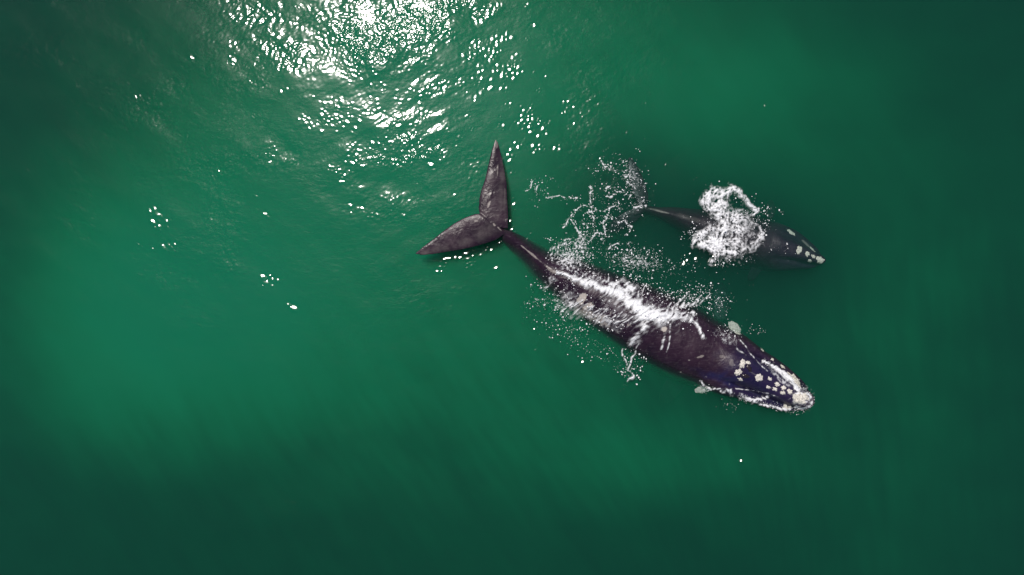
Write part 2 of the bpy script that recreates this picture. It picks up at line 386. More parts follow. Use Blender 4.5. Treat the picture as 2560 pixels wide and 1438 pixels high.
def blade(lead, trail, zl, zt, thick, n=60, m=24, camber=0.0):
    """a fluke lobe or flipper between a leading and a trailing edge given in px"""
    Lp = catmull(lead, n); Tp = catmull(trail, n); V = []
    for i in range(n):
        t = i / (n - 1)
        za = zl[0] + (zl[1] - zl[0]) * t ** 1.3; zb = zt[0] + (zt[1] - zt[0]) * t ** 1.3
        ax, ay = W(Lp[i, 0], Lp[i, 1], za); bx, by = W(Tp[i, 0], Tp[i, 1], zb)
        chord = math.hypot(ax - bx, ay - by)
        th = min(thick * (1 - 0.75 * t), chord * 0.18)
        for k in range(m):
            a = 2 * math.pi * k / m
            v = 0.5 - 0.5 * math.cos(a)
            prof = 2.6 * (math.sqrt(max(v, 0)) * (1 - v) ** 0.62) / 1.2
            z = za + (zb - za) * v + (1 if a < math.pi else -1) * th * 0.5 * prof + camber * 4 * v * (1 - v)
            V.append((ax + (bx - ax) * v, ay + (by - ay) * v, z))
    V = np.array(V); idx = np.arange(n * m).reshape(n, m); nx = np.roll(idx, -1, axis=1)
    F = np.stack([idx[:-1].ravel(), idx[1:].ravel(), nx[1:].ravel(), nx[:-1].ravel()], 1)
    return V, F.tolist() + [list(idx[0]), list(idx[-1][::-1])]

def fuse(name, shells, voxel, mat, parent, smooth_it=3):
    me = bpy.data.meshes.new(name); vs = []; fs = []; b = 0
    for V, F in shells:
        vs += V.tolist(); fs += [[k + b for k in f] for f in F]; b += len(V)
    me.from_pydata(vs, [], fs)
    bm = bmesh.new(); bm.from_mesh(me); bmesh.ops.recalc_face_normals(bm, faces=bm.faces)
    bmesh.ops.triangulate(bm, faces=[f for f in bm.faces if len(f.verts) > 4]); bm.to_mesh(me); bm.free()
    tmp = bpy.data.objects.new('tmp', me); scene.collection.objects.link(tmp)
    md = tmp.modifiers.new('r', 'REMESH'); md.mode = 'VOXEL'; md.voxel_size = voxel; md.adaptivity = 0
    sm = tmp.modifiers.new('s', 'SMOOTH'); sm.factor = 0.5; sm.iterations = smooth_it
    dg = bpy.context.evaluated_depsgraph_get(); dg.update()
    out = bpy.data.meshes.new_from_object(tmp.evaluated_get(dg)); out.name = name
    bpy.data.objects.remove(tmp, do_unlink=True)
    out.materials.clear(); out.materials.append(mat)
    out.polygons.foreach_set('use_smooth', np.full(len(out.polygons), True))
    o = bpy.data.objects.new(name, out); scene.collection.objects.link(o); o.parent = parent
    return o
def empty(name, loc):
    o = bpy.data.objects.new(name, None); scene.collection.objects.link(o); o.location = loc
    o.empty_display_size = 0.5
    return o
def coords(me):
    c = np.empty(len(me.vertices) * 3, np.float32); me.vertices.foreach_get('co', c); return c.reshape(-1, 3)
def bvh_of(o):
    me = o.data; me.calc_loop_triangles(); t = np.empty(len(me.loop_triangles) * 3, np.int32); me.loop_triangles.foreach_get('vertices', t)
    return BVHTree.FromPolygons(coords(me).tolist(), t.reshape(-1, 3).tolist())
def top_z(tree, x, y, default=-9.0):
    h = tree.ray_cast(Vector((x, y, 6)), Vector((0, 0, -1)))
    return h[0].z if h[0] is not None else default

#            px    py    hw    ztop  keel
ADULT = [(1205, 546, 0.03, 0.28, 0.0), (1228, 560, 0.10, 0.33, 0.2), (1250, 575, 0.16, 0.30, 0.6), (1272, 592, 0.28, 0.20, 0.9), (1303, 615, 0.42, 0.07, 1.0), (1335, 640, 0.56, 0.05, 0.9),
         (1375, 672, 0.78, 0.10, 0.6), (1430, 703, 1.02, 0.22, 0.35), (1500, 743, 1.25, 0.28, 0.15), (1570, 780, 1.42, 0.36, 0.05),
         (1640, 817, 1.55, 0.40, 0.0), (1710, 853, 1.60, 0.40, 0.0), (1775, 886, 1.48, 0.36, 0.0), (1830, 912, 1.36, 0.30, 0.0),
         (1880, 936, 1.12, 0.10, 0.0), (1930, 960, 0.98, 0.03, 0.0), (1972, 981, 0.80, 0.01, 0.0), (2004, 996, 0.58, 0.0, 0.0), (2021, 1003, 0.34, -0.03, 0.0), (2028, 1006, 0.06, -0.12, 0.0)]
def adult_head(t, lat, hw):
    s = (t * (len(ADULT) - 1) - 12) / 6.6                  # 0 at the nape, 1 at the snout
    if s < 0: return 0
    s = min(s, 1.0); on = min(1, s / 0.3); on = on * on * (3 - 2 * on)
    if lat is None: return on
    wr = 0.62 - 0.30 * s
    u = np.abs(lat)
    return on * (0.30 * np.exp(-(u / wr) ** 4) - 0.12 * np.exp(-((u - wr * 1.22) / 0.09) ** 2) + 0.10 * np.exp(-((u - wr * 1.75) / 0.2) ** 2)
                 + 0.05 * math.exp(-((s - 0.28) / 0.1) ** 2) * np.exp(-(u / 0.3) ** 2))
adult = empty('whale', (*W(1640, 817), 0.0))
tag(adult, 'large adult right whale swimming at the surface with its tail flukes out of the water', 'whale')
inv = -np.array(adult.location)
def rel(shell, off):
    return shell[0] + off, shell[1]
U_LEAD = [(1270, 572), (1271, 540), (1269, 500), (1267, 460), (1260, 418), (1252, 382), (1246, 358), (1240, 349)]
U_TRAIL = [(1222, 566), (1199, 535), (1197, 508), (1202, 478), (1212, 448), (1221, 410), (1229, 375), (1238, 350)]
L_LEAD = [(1266, 582), (1240, 600), (1208, 611), (1165, 622), (1120, 630), (1082, 636), (1055, 638), (1037, 635)]
L_TRAIL = [(1226, 560), (1200, 535), (1172, 540), (1142, 554), (1110, 576), (1080, 600), (1055, 618), (1036, 633)]
def flipper(root, tip, width, z0, z1):
    a = np.array(root, float); b = np.array(tip, float); d = (b - a) / np.linalg.norm(b - a); n = np.array([-d[1], d[0]])
    le = [a + n * width * .6, a + (b - a) * .35 + n * width, a + (b - a) * .8 + n * width * .7, b]
    tr = [a - n * width * .6, a + (b - a) * .35 - n * width * .8, a + (b - a) * .8 - n * width * .7, b + n]
    return blade(le, tr, (z0, z1), (z0 - .1, z1 - .1), 0.3, 24, 16)
off = inv
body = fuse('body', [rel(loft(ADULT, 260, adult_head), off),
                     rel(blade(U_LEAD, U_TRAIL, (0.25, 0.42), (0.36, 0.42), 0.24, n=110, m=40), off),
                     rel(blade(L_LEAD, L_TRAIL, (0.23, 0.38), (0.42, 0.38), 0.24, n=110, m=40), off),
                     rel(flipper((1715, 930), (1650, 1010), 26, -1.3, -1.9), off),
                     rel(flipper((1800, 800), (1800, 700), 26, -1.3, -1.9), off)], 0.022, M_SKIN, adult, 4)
def adult_marks_sheen():
    c = coords(body.data) - inv.astype(np.float32); x, y, z = c[:, 0].astype(float), c[:, 1].astype(float), c[:, 2].astype(float)
    px = x / (CAM_H - z) * FPX + 1280; py = 719 - y / (CAM_H - z) * FPX
    n = fbm(x * 3.0, y * 3.0, 5, 90); n2 = fbm(x * 9, y * 9, 3, 95)
    m = np.zeros_like(px)
    def spot(cx, cy, rx, ry, deg, amt, sharp=6.0):
        return amt * np.clip((gauss(px, py, cx, cy, rx, ry, deg) - 0.45 + 0.48 * n) * sharp, 0, 1)
    for s in ((1458, 748, 14, 18, 20, .9), (1468, 766, 16, 12, 0, .85), (1445, 780, 32, 10, 20, .55), (1490, 795, 42, 13, 28, .5), (1662, 821, 9, 10, 0, .95),
              (1222, 512, 2.4, 12, 20, .45), (1190, 553, 6, 4, 0, .30), (1236, 562, 2.4, 5, -40, .5), (1250, 573, 12, 1.8, 42, .5), (1244, 425, 1.4, 24, 3, .35), (1262, 490, 2.5, 30, 0, .12),
              (1060, 632, 22, 3, -8, .12), (1320, 628, 40, 2.5, 40, .45), (1375, 673, 30, 3, 36, .4),  # last two: painted highlight along the tail stock ridge
              (1750, 892, 14, 2.6, -14, .4), (1806, 892, 12, 7, 10, .22), (1828, 906, 6, 9, 10, .28), (1885, 935, 14, 2, 30, .25), (1240, 360, 6, 12, 0, .25)):
        m = np.maximum(m, spot(*s))
    for cx, cy, rx, ry, dg_, a in ((1256, 440, 7, 90, 3, .09), (1262, 510, 5, 30, 0, .09), (1150, 608, 85, 9, -17, .08), (1205, 583, 34, 12, -32, .09), (1238, 545, 14, 10, 0, .08), (1075, 628, 34, 8, -20, .10), (1210, 535, 12, 12, 0, .05)):  # sheen bands on the flukes, painted as paler colour
        m = np.maximum(m, a * np.clip(gauss(px, py, cx, cy, rx, ry, dg_) * (1 + .7 * n), 0, 1))
    m += 0.06 * np.clip(n2 - 0.25, 0, 1) + (0.012 + 0.015 * n) * sstep(1285, 1240, px)
    set_attr(body.data, 'mark_sheen', m)
    sl = 0.34 * sstep(1760, 1900, px + 0.3 * (py - 900) + 25 * n) * sstep(0.05, 0.6, gauss(px, py, 1880, 950, 130, 60, 28)) + 0.45 * np.clip(gauss(px, py, 1800, 945, 60, 14, 15) + .3 * n - .2, 0, 1)  # blue sky sheen on the head, put into the colour
    set_attr(body.data, 'sky_sheen', np.clip(sl, 0, .85))
adult_marks_sheen()
T_ADULT = bvh_of(body)                                     # in the empty's frame
AX, AY = adult.location.x, adult.location.y

CALF = [(1602, 522, 0.10, -0.55, 0.2), (1625, 524, 0.17, -0.38, 0.8), (1650, 529, 0.21, -0.26, 1.0), (1690, 538, 0.38, -0.22, 0.7), (1740, 553, 0.58, -0.18, 0.4), (1800, 573, 0.86, -0.14, 0.1),
        (1850, 590, 1.04, -0.13, 0.0), (1900, 602, 1.12, -0.20, 0.0), (1945, 614, 1.02, -0.24, 0.0), (1985, 626, 0.84, -0.36, 0.0), (2020, 639, 0.60, -0.42, 0.0), (2045, 648, 0.36, -0.44, 0.0), (2060, 653, 0.06, -0.45, 0.0)]
def calf_head(t, lat, hw):
    s = (t * (len(CALF) - 1) - 7.6) / 3.6
    if s < 0: return 0
    s = min(s, 1.0); on = min(1, s / 0.35)
    if lat is None: return on
    wr = 0.42 - 0.22 * s; u = np.abs(lat)
    return on * (0.16 * np.exp(-(u / wr) ** 4) - 0.07 * np.exp(-((u - wr * 1.25) / 0.07) ** 2))
calf = empty('whale_calf', (*W(1850, 590), 0.0))
tag(calf, 'smaller whale calf submerged beside the adult with white foam over its back', 'whale calf')
cinv = -np.array(calf.location)
cbody = fuse('body', [rel(loft(CALF, 180, calf_head), cinv),
    rel(blade([(1614, 527), (1622, 490), (1606, 440), (1588, 405), (1574, 388)], [(1596, 520), (1582, 485), (1572, 445), (1568, 410), (1571, 388)], (-0.55, -0.75), (-0.55, -0.75), 0.14), cinv),
    rel(blade([(1616, 522), (1592, 552), (1560, 572), (1530, 584), (1508, 588)], [(1594, 518), (1566, 526), (1540, 542), (1520, 562), (1506, 586)], (-0.55, -0.95), (-0.55, -0.95), 0.14), cinv),
    rel(flipper((1905, 655), (1870, 705), 15, -0.75, -1.1), cinv),
    rel(flipper((1925, 545), (1925, 495), 15, -0.85, -1.4), cinv)], 0.03, M_CALF, calf, 3)
def calf_marks_sheen():
    c = coords(cbody.data) - cinv.astype(np.float32); x, y, z = [c[:, k].astype(float) for k in range(3)]
    px = x / (CAM_H - z) * FPX + 1280; py = 719 - y / (CAM_H - z) * FPX
    n = fbm(x * 3.0, y * 3.0, 5, 190)
    m = np.zeros_like(px)
    for cx, cy, rx, ry, dg_, a in ((1653, 529, 20, 2.2, 14, .4), (1632, 523, 16, 2.2, 10, .3), (1720, 545, 40, 8, 14, .06), (2018, 612, 16, 3, 42, .5)):  # first two: highlight on the calf's tail ridge, painted pale
        m = np.maximum(m, a * np.clip((gauss(px, py, cx, cy, rx, ry, dg_) - .4 + .25 * n) * 5, 0, 1))
    set_attr(cbody.data, 'mark_sheen', m); set_attr(cbody.data, 'sky_sheen', 0.12 * sstep(1880, 1980, px))  # faint blue sheen painted on the calf's head
calf_marks_sheen()
T_CALF = bvh_of(cbody)
CX, CY = calf.location.x, calf.location.y

def callosity(parent, tree, ox, oy, px, py, rx, ry, deg, h, k, name='callosity', mat=None, lumps=0.35, zguess=0.3, zmin=-9.0, rag=1.0):
    """a raised crusty patch that follows the skin below it; rx, ry in px"""
    last = -0.25; R = 18; S = 64; V = []; x0, y0 = W(px, py, zguess); a = math.radians(-deg); m = 1 / 64.0
    for i in range(R + 1):
        q = i / R
        for j in range(S if i else 1):
            th = 2 * math.pi * j / S
            wob = 1 + rag * (0.40 * perlin(math.cos(th) * 1.6 + k * 3.3, math.sin(th) * 1.6 + k, 33) + 0.14 * perlin(math.cos(th) * 3 + k, math.sin(th) * 3 + k, 37) + 0.10 * perlin(math.cos(th) * 5 + k, math.sin(th) * 5 - k, 35))
            u = rx * m * q * wob * math.cos(th); v = ry * m * q * wob * math.sin(th)
            x = x0 + u * math.cos(a) - v * math.sin(a); y = y0 + u * math.sin(a) + v * math.cos(a)
            z = top_z(tree, x - ox, y - oy, None)
            if z is None: z = last
            z = max(z, zmin)
            last = z
            z += (0.65 if zmin < -1 else 0.35) * h * ((1 - q ** 4) * (1 + lumps * float(fbm(x * 9, y * 9, 3, k))) - 0.22)
            V.append((x - ox, y - oy, z))
    F = []
    for j in range(S): F.append((0, 1 + j, 1 + (j + 1) % S))
    tri = F; quads = []
    for i in range(1, R):
        for j in range(S):
            a0 = 1 + (i - 1) * S + j; a1 = 1 + (i - 1) * S + (j + 1) % S
            quads.append((a0, a0 + S, a1 + S, a1))
    me = bpy.data.meshes.new(name); me.from_pydata(V, [], tri + quads); me.validate(); me.update()
    me.polygons.foreach_set('use_smooth', np.full(len(me.polygons), True)); me.materials.append(mat or M_CALLUS)
    o = bpy.data.objects.new(name, me); scene.collection.objects.link(o); o.parent = parent
    return o
CAL_A = [(1853, 908, 8, 12, 15, .07), (1842, 930, 10, 7, -40, .07), (1868, 906, 7, 4.5, 20, .05), (1895, 944, 11, 9.5, 0, .08), (1849, 948, 6.5, 4, 25, .05),
         (1923, 947, 5.5, 4.5, 30, .05), (1943, 961, 7.5, 5.5, 40, .06), (1920, 968, 6.5, 3.8, 15, .05), (1937, 973, 6.5, 4.5, 15, .05), (1959, 970, 7, 5.5, 20, .06),
         (1957, 982, 6.5, 5, 10, .06), (1974, 979, 7, 6, 30, .06), (2001, 996, 25, 17, 25, .14), (1996, 953, 24, 8.5, 44, .10), (1965, 919, 8, 3.5, 42, .06),
         (1939, 901, 4.5, 3.5, 30, .05), (1917, 877, 5.5, 3.2, 35, .05), (1845, 821, 20, 12, 50, .12), (1764, 978, 21, 9, -8, .10), (1968, 1021, 14, 7, 5, .1)]
for k, (px, py, rx, ry, dg_, h) in enumerate(CAL_A):
    callosity(adult, T_ADULT, AX, AY, px, py, rx, ry, dg_, h, k, zguess=0.3 if k < 17 else 0.0, zmin=-0.42 if k in (17, 18) else -9.0, lumps=0.1 if k in (17, 18) else 0.6, rag=0.35 if k in (17, 18) else 1.15)
for k, (px, py, dg_) in enumerate(((1869, 919, 62), (1860, 939, 8))):
    callosity(adult, T_ADULT, AX, AY, px, py, 11, 5.5, dg_, 0.09, 50 + k, 'blowhole', M_HOLE, 0.1)
CAL_C = [(1998, 625, 7, 11, 10, .05), (2020, 635, 6, 7, 0, .05), (2053, 650, 11, 9, 20, .09), (2035, 641, 6, 4, 30, .04), (1984, 580, 12, 5, 40, .05), (2028, 652, 6, 3.5, 20, .04), (2038, 622, 9, 3, 50, .04)]
for k, (px, py, rx, ry, dg_, h) in enumerate(CAL_C):
    callosity(calf, T_CALF, CX, CY, px, py, rx, ry, dg_, h * 0.5, 80 + k, zguess=-0.2)

# ------------------------------------------------------------------ foam
def seg_field(px, py, pts, w0, w1=None, wob=6, seed=0):
    """distance-based density around a polyline given in px; width may change along it"""
    w1 = w1 or w0; D = np.zeros_like(px)
    qx = px + wob * perlin(px * 0.035, py * 0.035, seed + 200); qy = py + wob * perlin(px * 0.035, py * 0.035, seed + 230)
    L = [0]
    for a, b in zip(pts, pts[1:]): L.append(L[-1] + math.hypot(b[0] - a[0], b[1] - a[1]))
    for k, (a, b) in enumerate(zip(pts, pts[1:])):
        dx, dy = b[0] - a[0], b[1] - a[1]; ll = dx * dx + dy * dy + 1e-9
        t = np.clip(((qx - a[0]) * dx + (qy - a[1]) * dy) / ll, 0, 1)
        d = np.hypot(qx - a[0] - t * dx, qy - a[1] - t * dy)
        w = w0 + (w1 - w0) * (L[k] + t * (L[k + 1] - L[k])) / L[-1]
        D = np.maximum(D, np.exp(-(d / w) ** 2))
    return D
def surf(x, y):
    z = waves(x, y)
    wx = np.array(x); wy = np.array(y); out = z.copy()
    for tree, ox, oy in ((T_ADULT, AX, AY), (T_CALF, CX, CY)):
        near = (np.hypot(wx - ox, wy - oy) < 8)
        for i in np.nonzero(near)[0]:
            h = top_z(tree, wx[i] - ox, wy[i] - oy)
            if h > out[i]: out[i] = h
    return out
def foam_patch(name, box, field, label, cell=0.017, lift=0.10, fs=2.6, seed=0, thr=0.5, grain=0.0, stretch=1.0, soft=0.35, veil=0.3):
    x0, y1 = W(box[0], box[1]); x1, y0 = W(box[2], box[3])
    xs = np.arange(x0, x1, cell); ys = np.arange(y0, y1, cell); X, Y = np.meshgrid(xs, ys)
    px, py = pix(X, Y)
    D = field(px, py)
    wx = X + 0.10 * perlin(X * 1.7, Y * 1.7, seed + 3); wy = Y + 0.10 * perlin(X * 1.7, Y * 1.7, seed + 4)
    ca, sa = math.cos(math.radians(grain)), math.sin(math.radians(grain))
    U = (wx * ca + wy * sa) * fs / stretch; Vv = (-wx * sa + wy * ca) * fs
    rg = ridged(U, Vv, 5, seed); rg = (rg - rg.mean()) / rg.std()
    fb = fbm(U * 2.3, Vv * 2.3, 4, seed + 9); fb = fb / fb.std()
    fine = (0.8 * rg + 0.6 * fb)
    u = 0.5 * (1 - np.tanh(fine * 0.85))                    # about uniform; low on the filaments
    Dc = np.clip(D, 0, 1.6)
    alpha = np.clip((Dc * 1.05 - u) / soft, 0, 1) * np.clip(0.35 + 0.75 * Dc, 0, 1) * np.clip(0.98 - 0.30 * (1 - np.clip(fb * .4 + .5, 0, 1)) + 0.5 * np.clip(Dc - .75, 0, 1), 0, 1)
    alpha = 1 - (1 - alpha) * (1 - veil * sstep(0.12, 0.85, D) * np.clip(0.7 + 0.35 * fb + 0.25 * rg, 0, 1.4).clip(0, 1))
    keep = alpha > 0.03; fine = fine * 0.3
    q = keep[:-1, :-1] | keep[1:, :-1] | keep[:-1, 1:] | keep[1:, 1:]
    js, is_ = np.nonzero(q)
    nx = len(xs); idx = js * nx + is_
    F = np.stack([idx, idx + 1, idx + nx + 1, idx + nx], 1)
    used, inv_ = np.unique(F, return_inverse=True); F = inv_.reshape(F.shape)
    ux = X.ravel()[used]; uy = Y.ravel()[used]; d = D.ravel()[used]; f = fine.ravel()[used]; al = alpha.ravel()[used]
    z = surf(ux, uy) + 0.012 + lift * np.clip(d - thr * .6, 0, 1.2) * (0.55 + 0.7 * np.clip(f + .4, 0, 1.4))
    o = mesh_np(name, np.stack([ux, uy, z], 1), F, M_FOAM, smooth=True)
    set_attr(o.data, 'dens', al)
    tag(o, label, 'foam', 'stuff')
    return o
_t = (1 + 5 ** .5) / 2
ICO_V = np.array([(-1, _t, 0), (1, _t, 0), (-1, -_t, 0), (1, -_t, 0), (0, -1, _t), (0, 1, _t), (0, -1, -_t), (0, 1, -_t), (_t, 0, -1), (_t, 0, 1), (-_t, 0, -1), (-_t, 0, 1)]) / math.hypot(1, _t)
ICO_F = np.array([(0, 11, 5), (0, 5, 1), (0, 1, 7), (0, 7, 10), (0, 10, 11), (1, 5, 9), (5, 11, 4), (11, 10, 2), (10, 7, 6), (7, 1, 8), (3, 9, 4), (3, 4, 2), (3, 2, 6), (3, 6, 8), (3, 8, 9), (4, 9, 5), (2, 4, 11), (6, 2, 10), (8, 6, 7), (9, 8, 1)])
def drops(name, pts, label, up=0.12, r0=0.006, r1=0.032):
    """pts: px, py array"""
    P = np.array(pts, float); x, y = W(P[:, 0], P[:, 1]); n = len(P)
    r = r0 + (r1 - r0) * RNG.random(n) ** 4
    z = surf(x, y) + np.abs(RNG.normal(0, up, n)) * (RNG.random(n) < .5) + r * .5
    V = np.stack([x, y, z], 1)[:, None, :] + ICO_V[None] * r[:, None, None] * (1 + 0.35 * RNG.normal(0, 1, (n, 1, 3))).clip(.6, 1.7)
    F = ICO_F[None] + (np.arange(n) * 12)[:, None, None]
    o = mesh_np(name, V.reshape(-1, 3), F.reshape(-1, 3), M_DROP, smooth=True)
    tag(o, label, 'spray', 'stuff')
def scat(cx, cy, rx, ry, n, deg=0):
    a = math.radians(deg); u = RNG.normal(0, rx * .6, n); v = RNG.normal(0, ry * .6, n)
    k = max(1, n // 6); c = RNG.integers(0, k, n); cu = RNG.normal(0, rx * .55, k); cv = RNG.normal(0, ry * .55, k)   # drops fall in little groups
    u = np.where(RNG.random(n) < .6, cu[c] + RNG.normal(0, 4, n), u); v = np.where(RNG.random(n) < .6, cv[c] + RNG.normal(0, 4, n), v)
    return np.stack([cx + u * math.cos(a) - v * math.sin(a), cy + u * math.sin(a) + v * math.cos(a)], 1)
def along(pts, n, jit):
    P = catmull(pts, 200); i = RNG.integers(0, 200, n)
    return P[i] + RNG.normal(0, jit, (n, 2))

def f_back(px, py):
    D = 1.35 * seg_field(px, py, [(1392, 682), (1420, 690), (1455, 703), (1500, 718), (1545, 735), (1575, 755), (1598, 776)], 5, 21, 6, 1)
    D = np.maximum(D, 0.90 * seg_field(px, py, [(1440, 695), (1500, 706), (1545, 712), (1580, 722)], 4, 16, 8, 2))
    D = np.maximum(D, 1.6 * seg_field(px, py, [(1585, 764), (1600, 778), (1625, 785), (1650, 790)], 19, 19, 6, 3))
    D = np.maximum(D, 1.05 * seg_field(px, py, [(1640, 788), (1680, 788), (1712, 792), (1735, 805), (1755, 846)], 15, 5, 8, 4))
    D = np.maximum(D, 0.85 * seg_field(px, py, [(1690, 785), (1715, 778), (1740, 786), (1745, 800)], 5, 3, 8, 5))
    D = np.maximum(D, 0.88 * seg_field(px, py, [(1612, 790), (1605, 815), (1590, 840), (1578, 858)], 14, 10, 7, 6))
    D = np.maximum(D, 0.80 * seg_field(px, py, [(1590, 862), (1588, 885), (1575, 905), (1568, 925), (1586, 945), (1570, 960)], 3, 3, 9, 7))
    D = np.maximum(D, 0.75 * seg_field(px, py, [(1560, 872), (1556, 895), (1566, 915)], 2.5, 2.5, 6, 8))
    for k in range(15):                                    # rays of spray thrown down over the flank
        a = (1596 - k * 11 + RNG.uniform(-5, 5), 795 - k * 2.8 + RNG.uniform(-4, 4)); l = RNG.uniform(18, 50)
        D = np.maximum(D, 0.80 * seg_field(px, py, [a, (a[0] - l * .8, a[1] + l * .55)], 3.2, 1.8, 5, 10 + k))
    for k in range(12):
        a = (1660 + k * 8 + RNG.uniform(-4, 4), 775 - k * 1.2); l = RNG.uniform(14, 42)
        D = np.maximum(D, 0.82 * seg_field(px, py, [a, (a[0] + l * .65, a[1] - l * .75)], 3.4, 1.4, 5, 40 + k))
    for k in range(9):
        a = (1500 + k * 13, 715 + k * 4); l = RNG.uniform(10, 26)
        D = np.maximum(D, 0.80 * seg_field(px, py, [a, (a[0] + l * .3, a[1] - l)], 3.4, 1.6, 5, 60 + k))
    ring = np.abs(np.hypot((px - 1392) / 1.0, (py - 728) / 1.15) - 30 + 14 * perlin(px * 0.04, py * 0.04, 87))
    D = np.maximum(D, 0.62 * np.exp(-(ring / 4.5) ** 2) * (0.55 + 0.9 * perlin(px * 0.03, py * 0.03, 88)))
    D = np.maximum(D, 0.80 * seg_field(px, py, [(1668, 812), (1672, 835), (1666, 858), (1662, 878)], 3, 2, 4, 80))
    D = np.maximum(D, 0.72 * seg_field(px, py, [(1656, 838), (1652, 862), (1650, 874)], 3, 3, 4, 81))
    D = np.maximum(D, 0.58 * gauss(px, py, 1505, 800, 62, 17, 20))
    D = np.maximum(D, 0.52 * gauss(px, py, 1590, 770, 110, 42, 22)); D = np.maximum(D, 0.50 * gauss(px, py, 1425, 760, 36, 46, -30))
    return D
foam_patch('sea_foam', (1340, 640, 1830, 985), f_back, 'thick white foam pouring over the back of the adult whale', lift=0.09, veil=0.45, seed=1, grain=35, stretch=2.4, fs=4.2, soft=0.75, cell=0.016)

LACE = [[(1920,540),(1915,720),(1925,900),(1935,1000)],[(1720,820),(1740,900),(1800,1000),(1810,1080)],[(1720,820),(1690,880),(1620,950)],[(1890,800),(1930,880)],[(1740,790),(1820,760),(1910,735)],
 [(1950,800),(2060,770),(2150,745),(2200,775)],[(2160,700),(2165,745)],[(2065,800),(2030,890),(2050,960),(2060,1030)],[(2080,800),(2120,850)],[(2150,880),(2200,915)],[(2250,850),(2260,900),(2295,930),(2240,1020)],
 [(2000,290),(2060,350),(2100,360),(2180,400)],[(2220,440),(2265,425)],[(2200,310),(2260,295)],[(2060,645),(2120,620),(2240,590)],[(2330,740),(2390,720),(2435,735)],[(2330,760),(2400,770)],[(1430,625),(1560,655),(1700,665),(1780,650)],
 [(1255,580),(1300,550),(1340,500)],[(1350,520),(1365,620)],[(1870,1070),(1950,1020),(2020,1010)],[(1630,930),(1660,900)],[(1800,920),(1850,915),(1880,960)],[(2240,480),(2330,560)],[(2320,600),(2280,680)],[(1940,390),(1980,400)],
 [(1440,1060),(1530,1085)],[(2100,1170),(2200,1130)],[(2280,1120),(2300,1100)],[(1830,1000),(1890,1010)],[(2130,540),(2090,560),(2040,600)],[(1845,810),(1900,800)],[(1990,1080),(2070,1060)]]
LACE = [[(1000 + a / 3.994, 330 + b / 3.994) for a, b in s] for s in LACE]
def f_lace(px, py):
    D = np.zeros_like(px)
    for k, s in enumerate(LACE): D = np.maximum(D, 0.68 * seg_field(px, py, s, 2.3, 2.0, 9, 100 + k))
    D = np.maximum(D, 0.60 * gauss(px, py, 1420, 650, 42, 30, 25)); D = np.maximum(D, 0.54 * gauss(px, py, 1452, 612, 22, 30, 10))
    D = np.maximum(D, 0.52 * seg_field(px, py, [(1378, 650), (1380, 625), (1395, 612), (1420, 606), (1450, 616), (1470, 640)], 6, 6, 8, 150))
    D = np.maximum(D, 0.40 * gauss(px, py, 1590, 655, 60, 22, 8)); D = np.maximum(D, 0.40 * gauss(px, py, 1475, 690, 60, 20, 20))
    D = np.maximum(D, 0.40 * gauss(px, py, 1575, 440, 22, 30, -30))
    return D
foam_patch('sea_foam', (1300, 380, 1720, 730), f_lace, 'thin lacy foam trailing on the water between the two whales', cell=0.017, lift=0.03, fs=5.5, seed=3, soft=0.4, veil=0.10)

def f_calf(px, py):
    P = lambda a, b: (1500 + a / 3.995, 360 + b / 3.995)
    D = 0.78 * seg_field(px, py, [P(1080, 640), P(1060, 560), P(1130, 490), P(1200, 500)], 14, 15, 8, 300)
    D = np.maximum(D, 0.70 * seg_field(px, py, [P(1200, 520), P(1260, 480), P(1330, 450), P(1400, 480), P(1420, 520)], 15, 8, 8, 301))
    D = np.maximum(D, 0.60 * seg_field(px, py, [P(1430, 530), P(1470, 580), P(1500, 620), P(1560, 680)], 8, 7, 8, 302))
    D = np.maximum(D, 0.72 * gauss(px, py, *P(1170, 610), 30, 26)); D = np.maximum(D, 0.62 * gauss(px, py, *P(1330, 740), 52, 26, 15))
    D = np.maximum(D, 0.74 * seg_field(px, py, [P(1190, 700), P(1230, 800), P(1210, 900)], 15, 14, 8, 303))
    D = np.maximum(D, 1.10 * gauss(px, py, *P(1180, 990), 30, 22, 20)); D = np.maximum(D, 0.66 * seg_field(px, py, [P(960, 960), P(1040, 900), P(1100, 850)], 14, 12, 8, 304))
    D = np.maximum(D, 0.70 * seg_field(px, py, [P(1000, 990), P(1120, 1060), P(1250, 1090), P(1400, 1090)], 10, 10, 8, 305))
    D = np.maximum(D, 0.46 * seg_field(px, py, [P(1400, 1090), P(1520, 1040), P(1600, 980), P(1610, 900), P(1560, 820), P(1500, 760)], 8, 6, 12, 306))
    D = np.maximum(D, 0.52 * gauss(px, py, *P(1400, 860), 40, 36)); D = np.maximum(D, 0.60 * gauss(px, py, *P(1380, 810), 18, 14))
    D = np.maximum(D, 0.56 * seg_field(px, py, [P(1180, 1080), P(1150, 1130), P(1110, 1190)], 6, 7, 5, 307))
    D = np.maximum(D, 0.5 * seg_field(px, py, [P(1530, 700), P(1590, 640)], 5, 3, 5, 308))
    D = np.maximum(D, 0.48 * gauss(px, py, 1825, 600, 64, 48, 10))
    D = 1.6 * D * (1 - 0.65 * gauss(px, py, *P(1370, 585), 15, 12)) * (0.85 + 0.35 * fbm(px * 0.03, py * 0.03, 3, 320))
    return D
foam_patch('sea_foam', (1690, 440, 1940, 680), f_calf, 'swirling white foam over the back of the calf', lift=0.07, seed=5, fs=4.2, soft=0.8, veil=0.65)

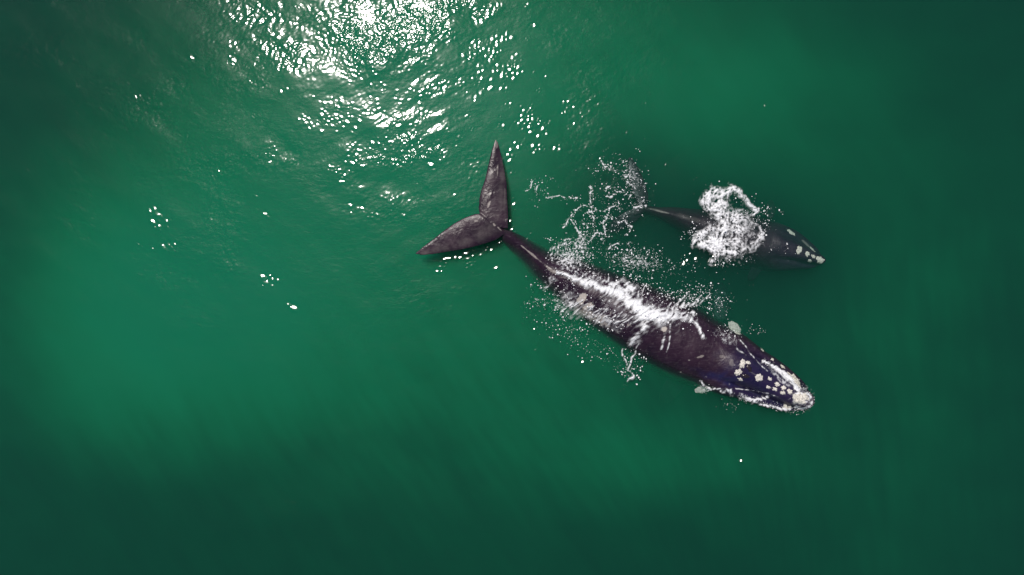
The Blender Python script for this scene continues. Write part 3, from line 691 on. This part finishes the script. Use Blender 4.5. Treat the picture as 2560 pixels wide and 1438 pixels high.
def f_head(px, py):
    D = 1.20 * seg_field(px, py, [(1912, 903), (1935, 918), (1958, 936), (1978, 955), (1990, 975)], 5, 10, 4, 400)
    D = np.maximum(D, 0.52 * seg_field(px, py, [(1925, 925), (1945, 945), (1968, 962)], 6, 8, 5, 401))
    D = np.maximum(D, 0.62 * seg_field(px, py, [(1850, 850), (1868, 876), (1888, 900), (1912, 925)], 1.8, 2.2, 2, 402))
    ring = np.abs(np.hypot(px - 2002, (py - 1000) * 1.05) - 21) + 30 * (px < 1985)
    D = np.maximum(D, 0.80 * np.exp(-(ring / 5) ** 2)); D = np.maximum(D, 0.72 * gauss(px, py, 1999, 990, 27, 24))
    D = np.maximum(D, 0.8 * seg_field(px, py, [(1750, 952), (1762, 965), (1780, 972), (1800, 972)], 3, 3, 4, 403))
    D = np.maximum(D, 0.9 * seg_field(px, py, [(1805, 975), (1822, 978), (1828, 984)], 6, 6, 4, 404))
    D = np.maximum(D, 0.82 * seg_field(px, py, [(1850, 988), (1875, 1000), (1900, 1000), (1920, 990)], 7, 6, 5, 405))
    D = np.maximum(D, 0.85 * seg_field(px, py, [(1896, 1010), (1920, 1015), (1948, 1019), (1975, 1025)], 3.5, 4, 4, 406))
    D = np.maximum(D, 0.60 * seg_field(px, py, [(1838, 970), (1880, 975), (1915, 983), (1940, 990)], 1.5, 1.8, 2, 407))
    D = np.maximum(D, 0.45 * gauss(px, py, 1815, 845, 34, 16, 20)); D = np.maximum(D, 0.52 * seg_field(px, py, [(1838, 868), (1852, 880), (1858, 886)], 4, 2, 4, 408))
    return D
foam_patch('sea_foam', (1735, 800, 2050, 1050), f_head, 'foam washing along the lips and snout of the adult whale', cell=0.015, lift=0.04, seed=7, fs=4.0, soft=0.5, veil=0.35)

pts = [scat(1395, 735, 70, 60, 300, 20), scat(1350, 770, 40, 30, 70), scat(1420, 830, 60, 30, 130, 25), scat(1500, 880, 60, 25, 80, 20), scat(1720, 740, 60, 28, 420, -15), scat(1790, 760, 45, 30, 130),
       scat(1820, 830, 40, 16, 90), scat(1575, 920, 26, 40, 150, 10), scat(1640, 735, 50, 30, 200, 25), scat(1500, 790, 60, 25, 180, 25), scat(1480, 690, 80, 30, 240, 25), scat(1580, 700, 40, 24, 120, 25),
       along([(1410, 700), (1500, 735), (1580, 775), (1660, 790), (1740, 810)], 300, 16)]
drops('spray', np.vstack(pts), 'fine white spray drops flying up around the back of the adult whale', 0.22)
pts = [np.vstack([along(s, int(5 + 0.30 * sum(math.dist(p, q) for p, q in zip(s, s[1:]))), 4.0) for s in LACE if len(s) > 1]), scat(1530, 500, 60, 80, 260, 20), scat(1590, 650, 70, 30, 480, 5), scat(1430, 640, 50, 36, 520, 20),
       scat(1350, 480, 40, 40, 60), scat(1530, 410, 50, 30, 90), scat(1590, 450, 30, 30, 100), scat(1480, 580, 50, 50, 140), scat(1600, 510, 24, 14, 60), scat(1700, 670, 50, 20, 70)]
drops('spray', np.vstack(pts), 'scattered white bubbles on the water between the two whales', 0.02, 0.006, 0.028)
pts = [scat(1815, 560, 70, 70, 380), scat(1890, 560, 40, 40, 110), scat(1730, 590, 24, 24, 60), scat(1930, 530, 36, 14, 30), scat(1940, 620, 30, 24, 26), scat(1800, 655, 40, 14, 60)]
drops('spray', np.vstack(pts), 'spray drops scattered around the foam over the calf', 0.12)
pts = [along([(1905, 900), (1950, 930), (1990, 960), (2020, 990), (2015, 1018), (1970, 1024), (1900, 1005), (1850, 992)], 420, 5), scat(1895, 825, 18, 14, 26), scat(1830, 1010, 50, 14, 24), scat(1765, 970, 20, 8, 40)]
drops('spray', np.vstack(pts), 'tiny splashes around the head of the adult whale', 0.05, 0.007, 0.018)
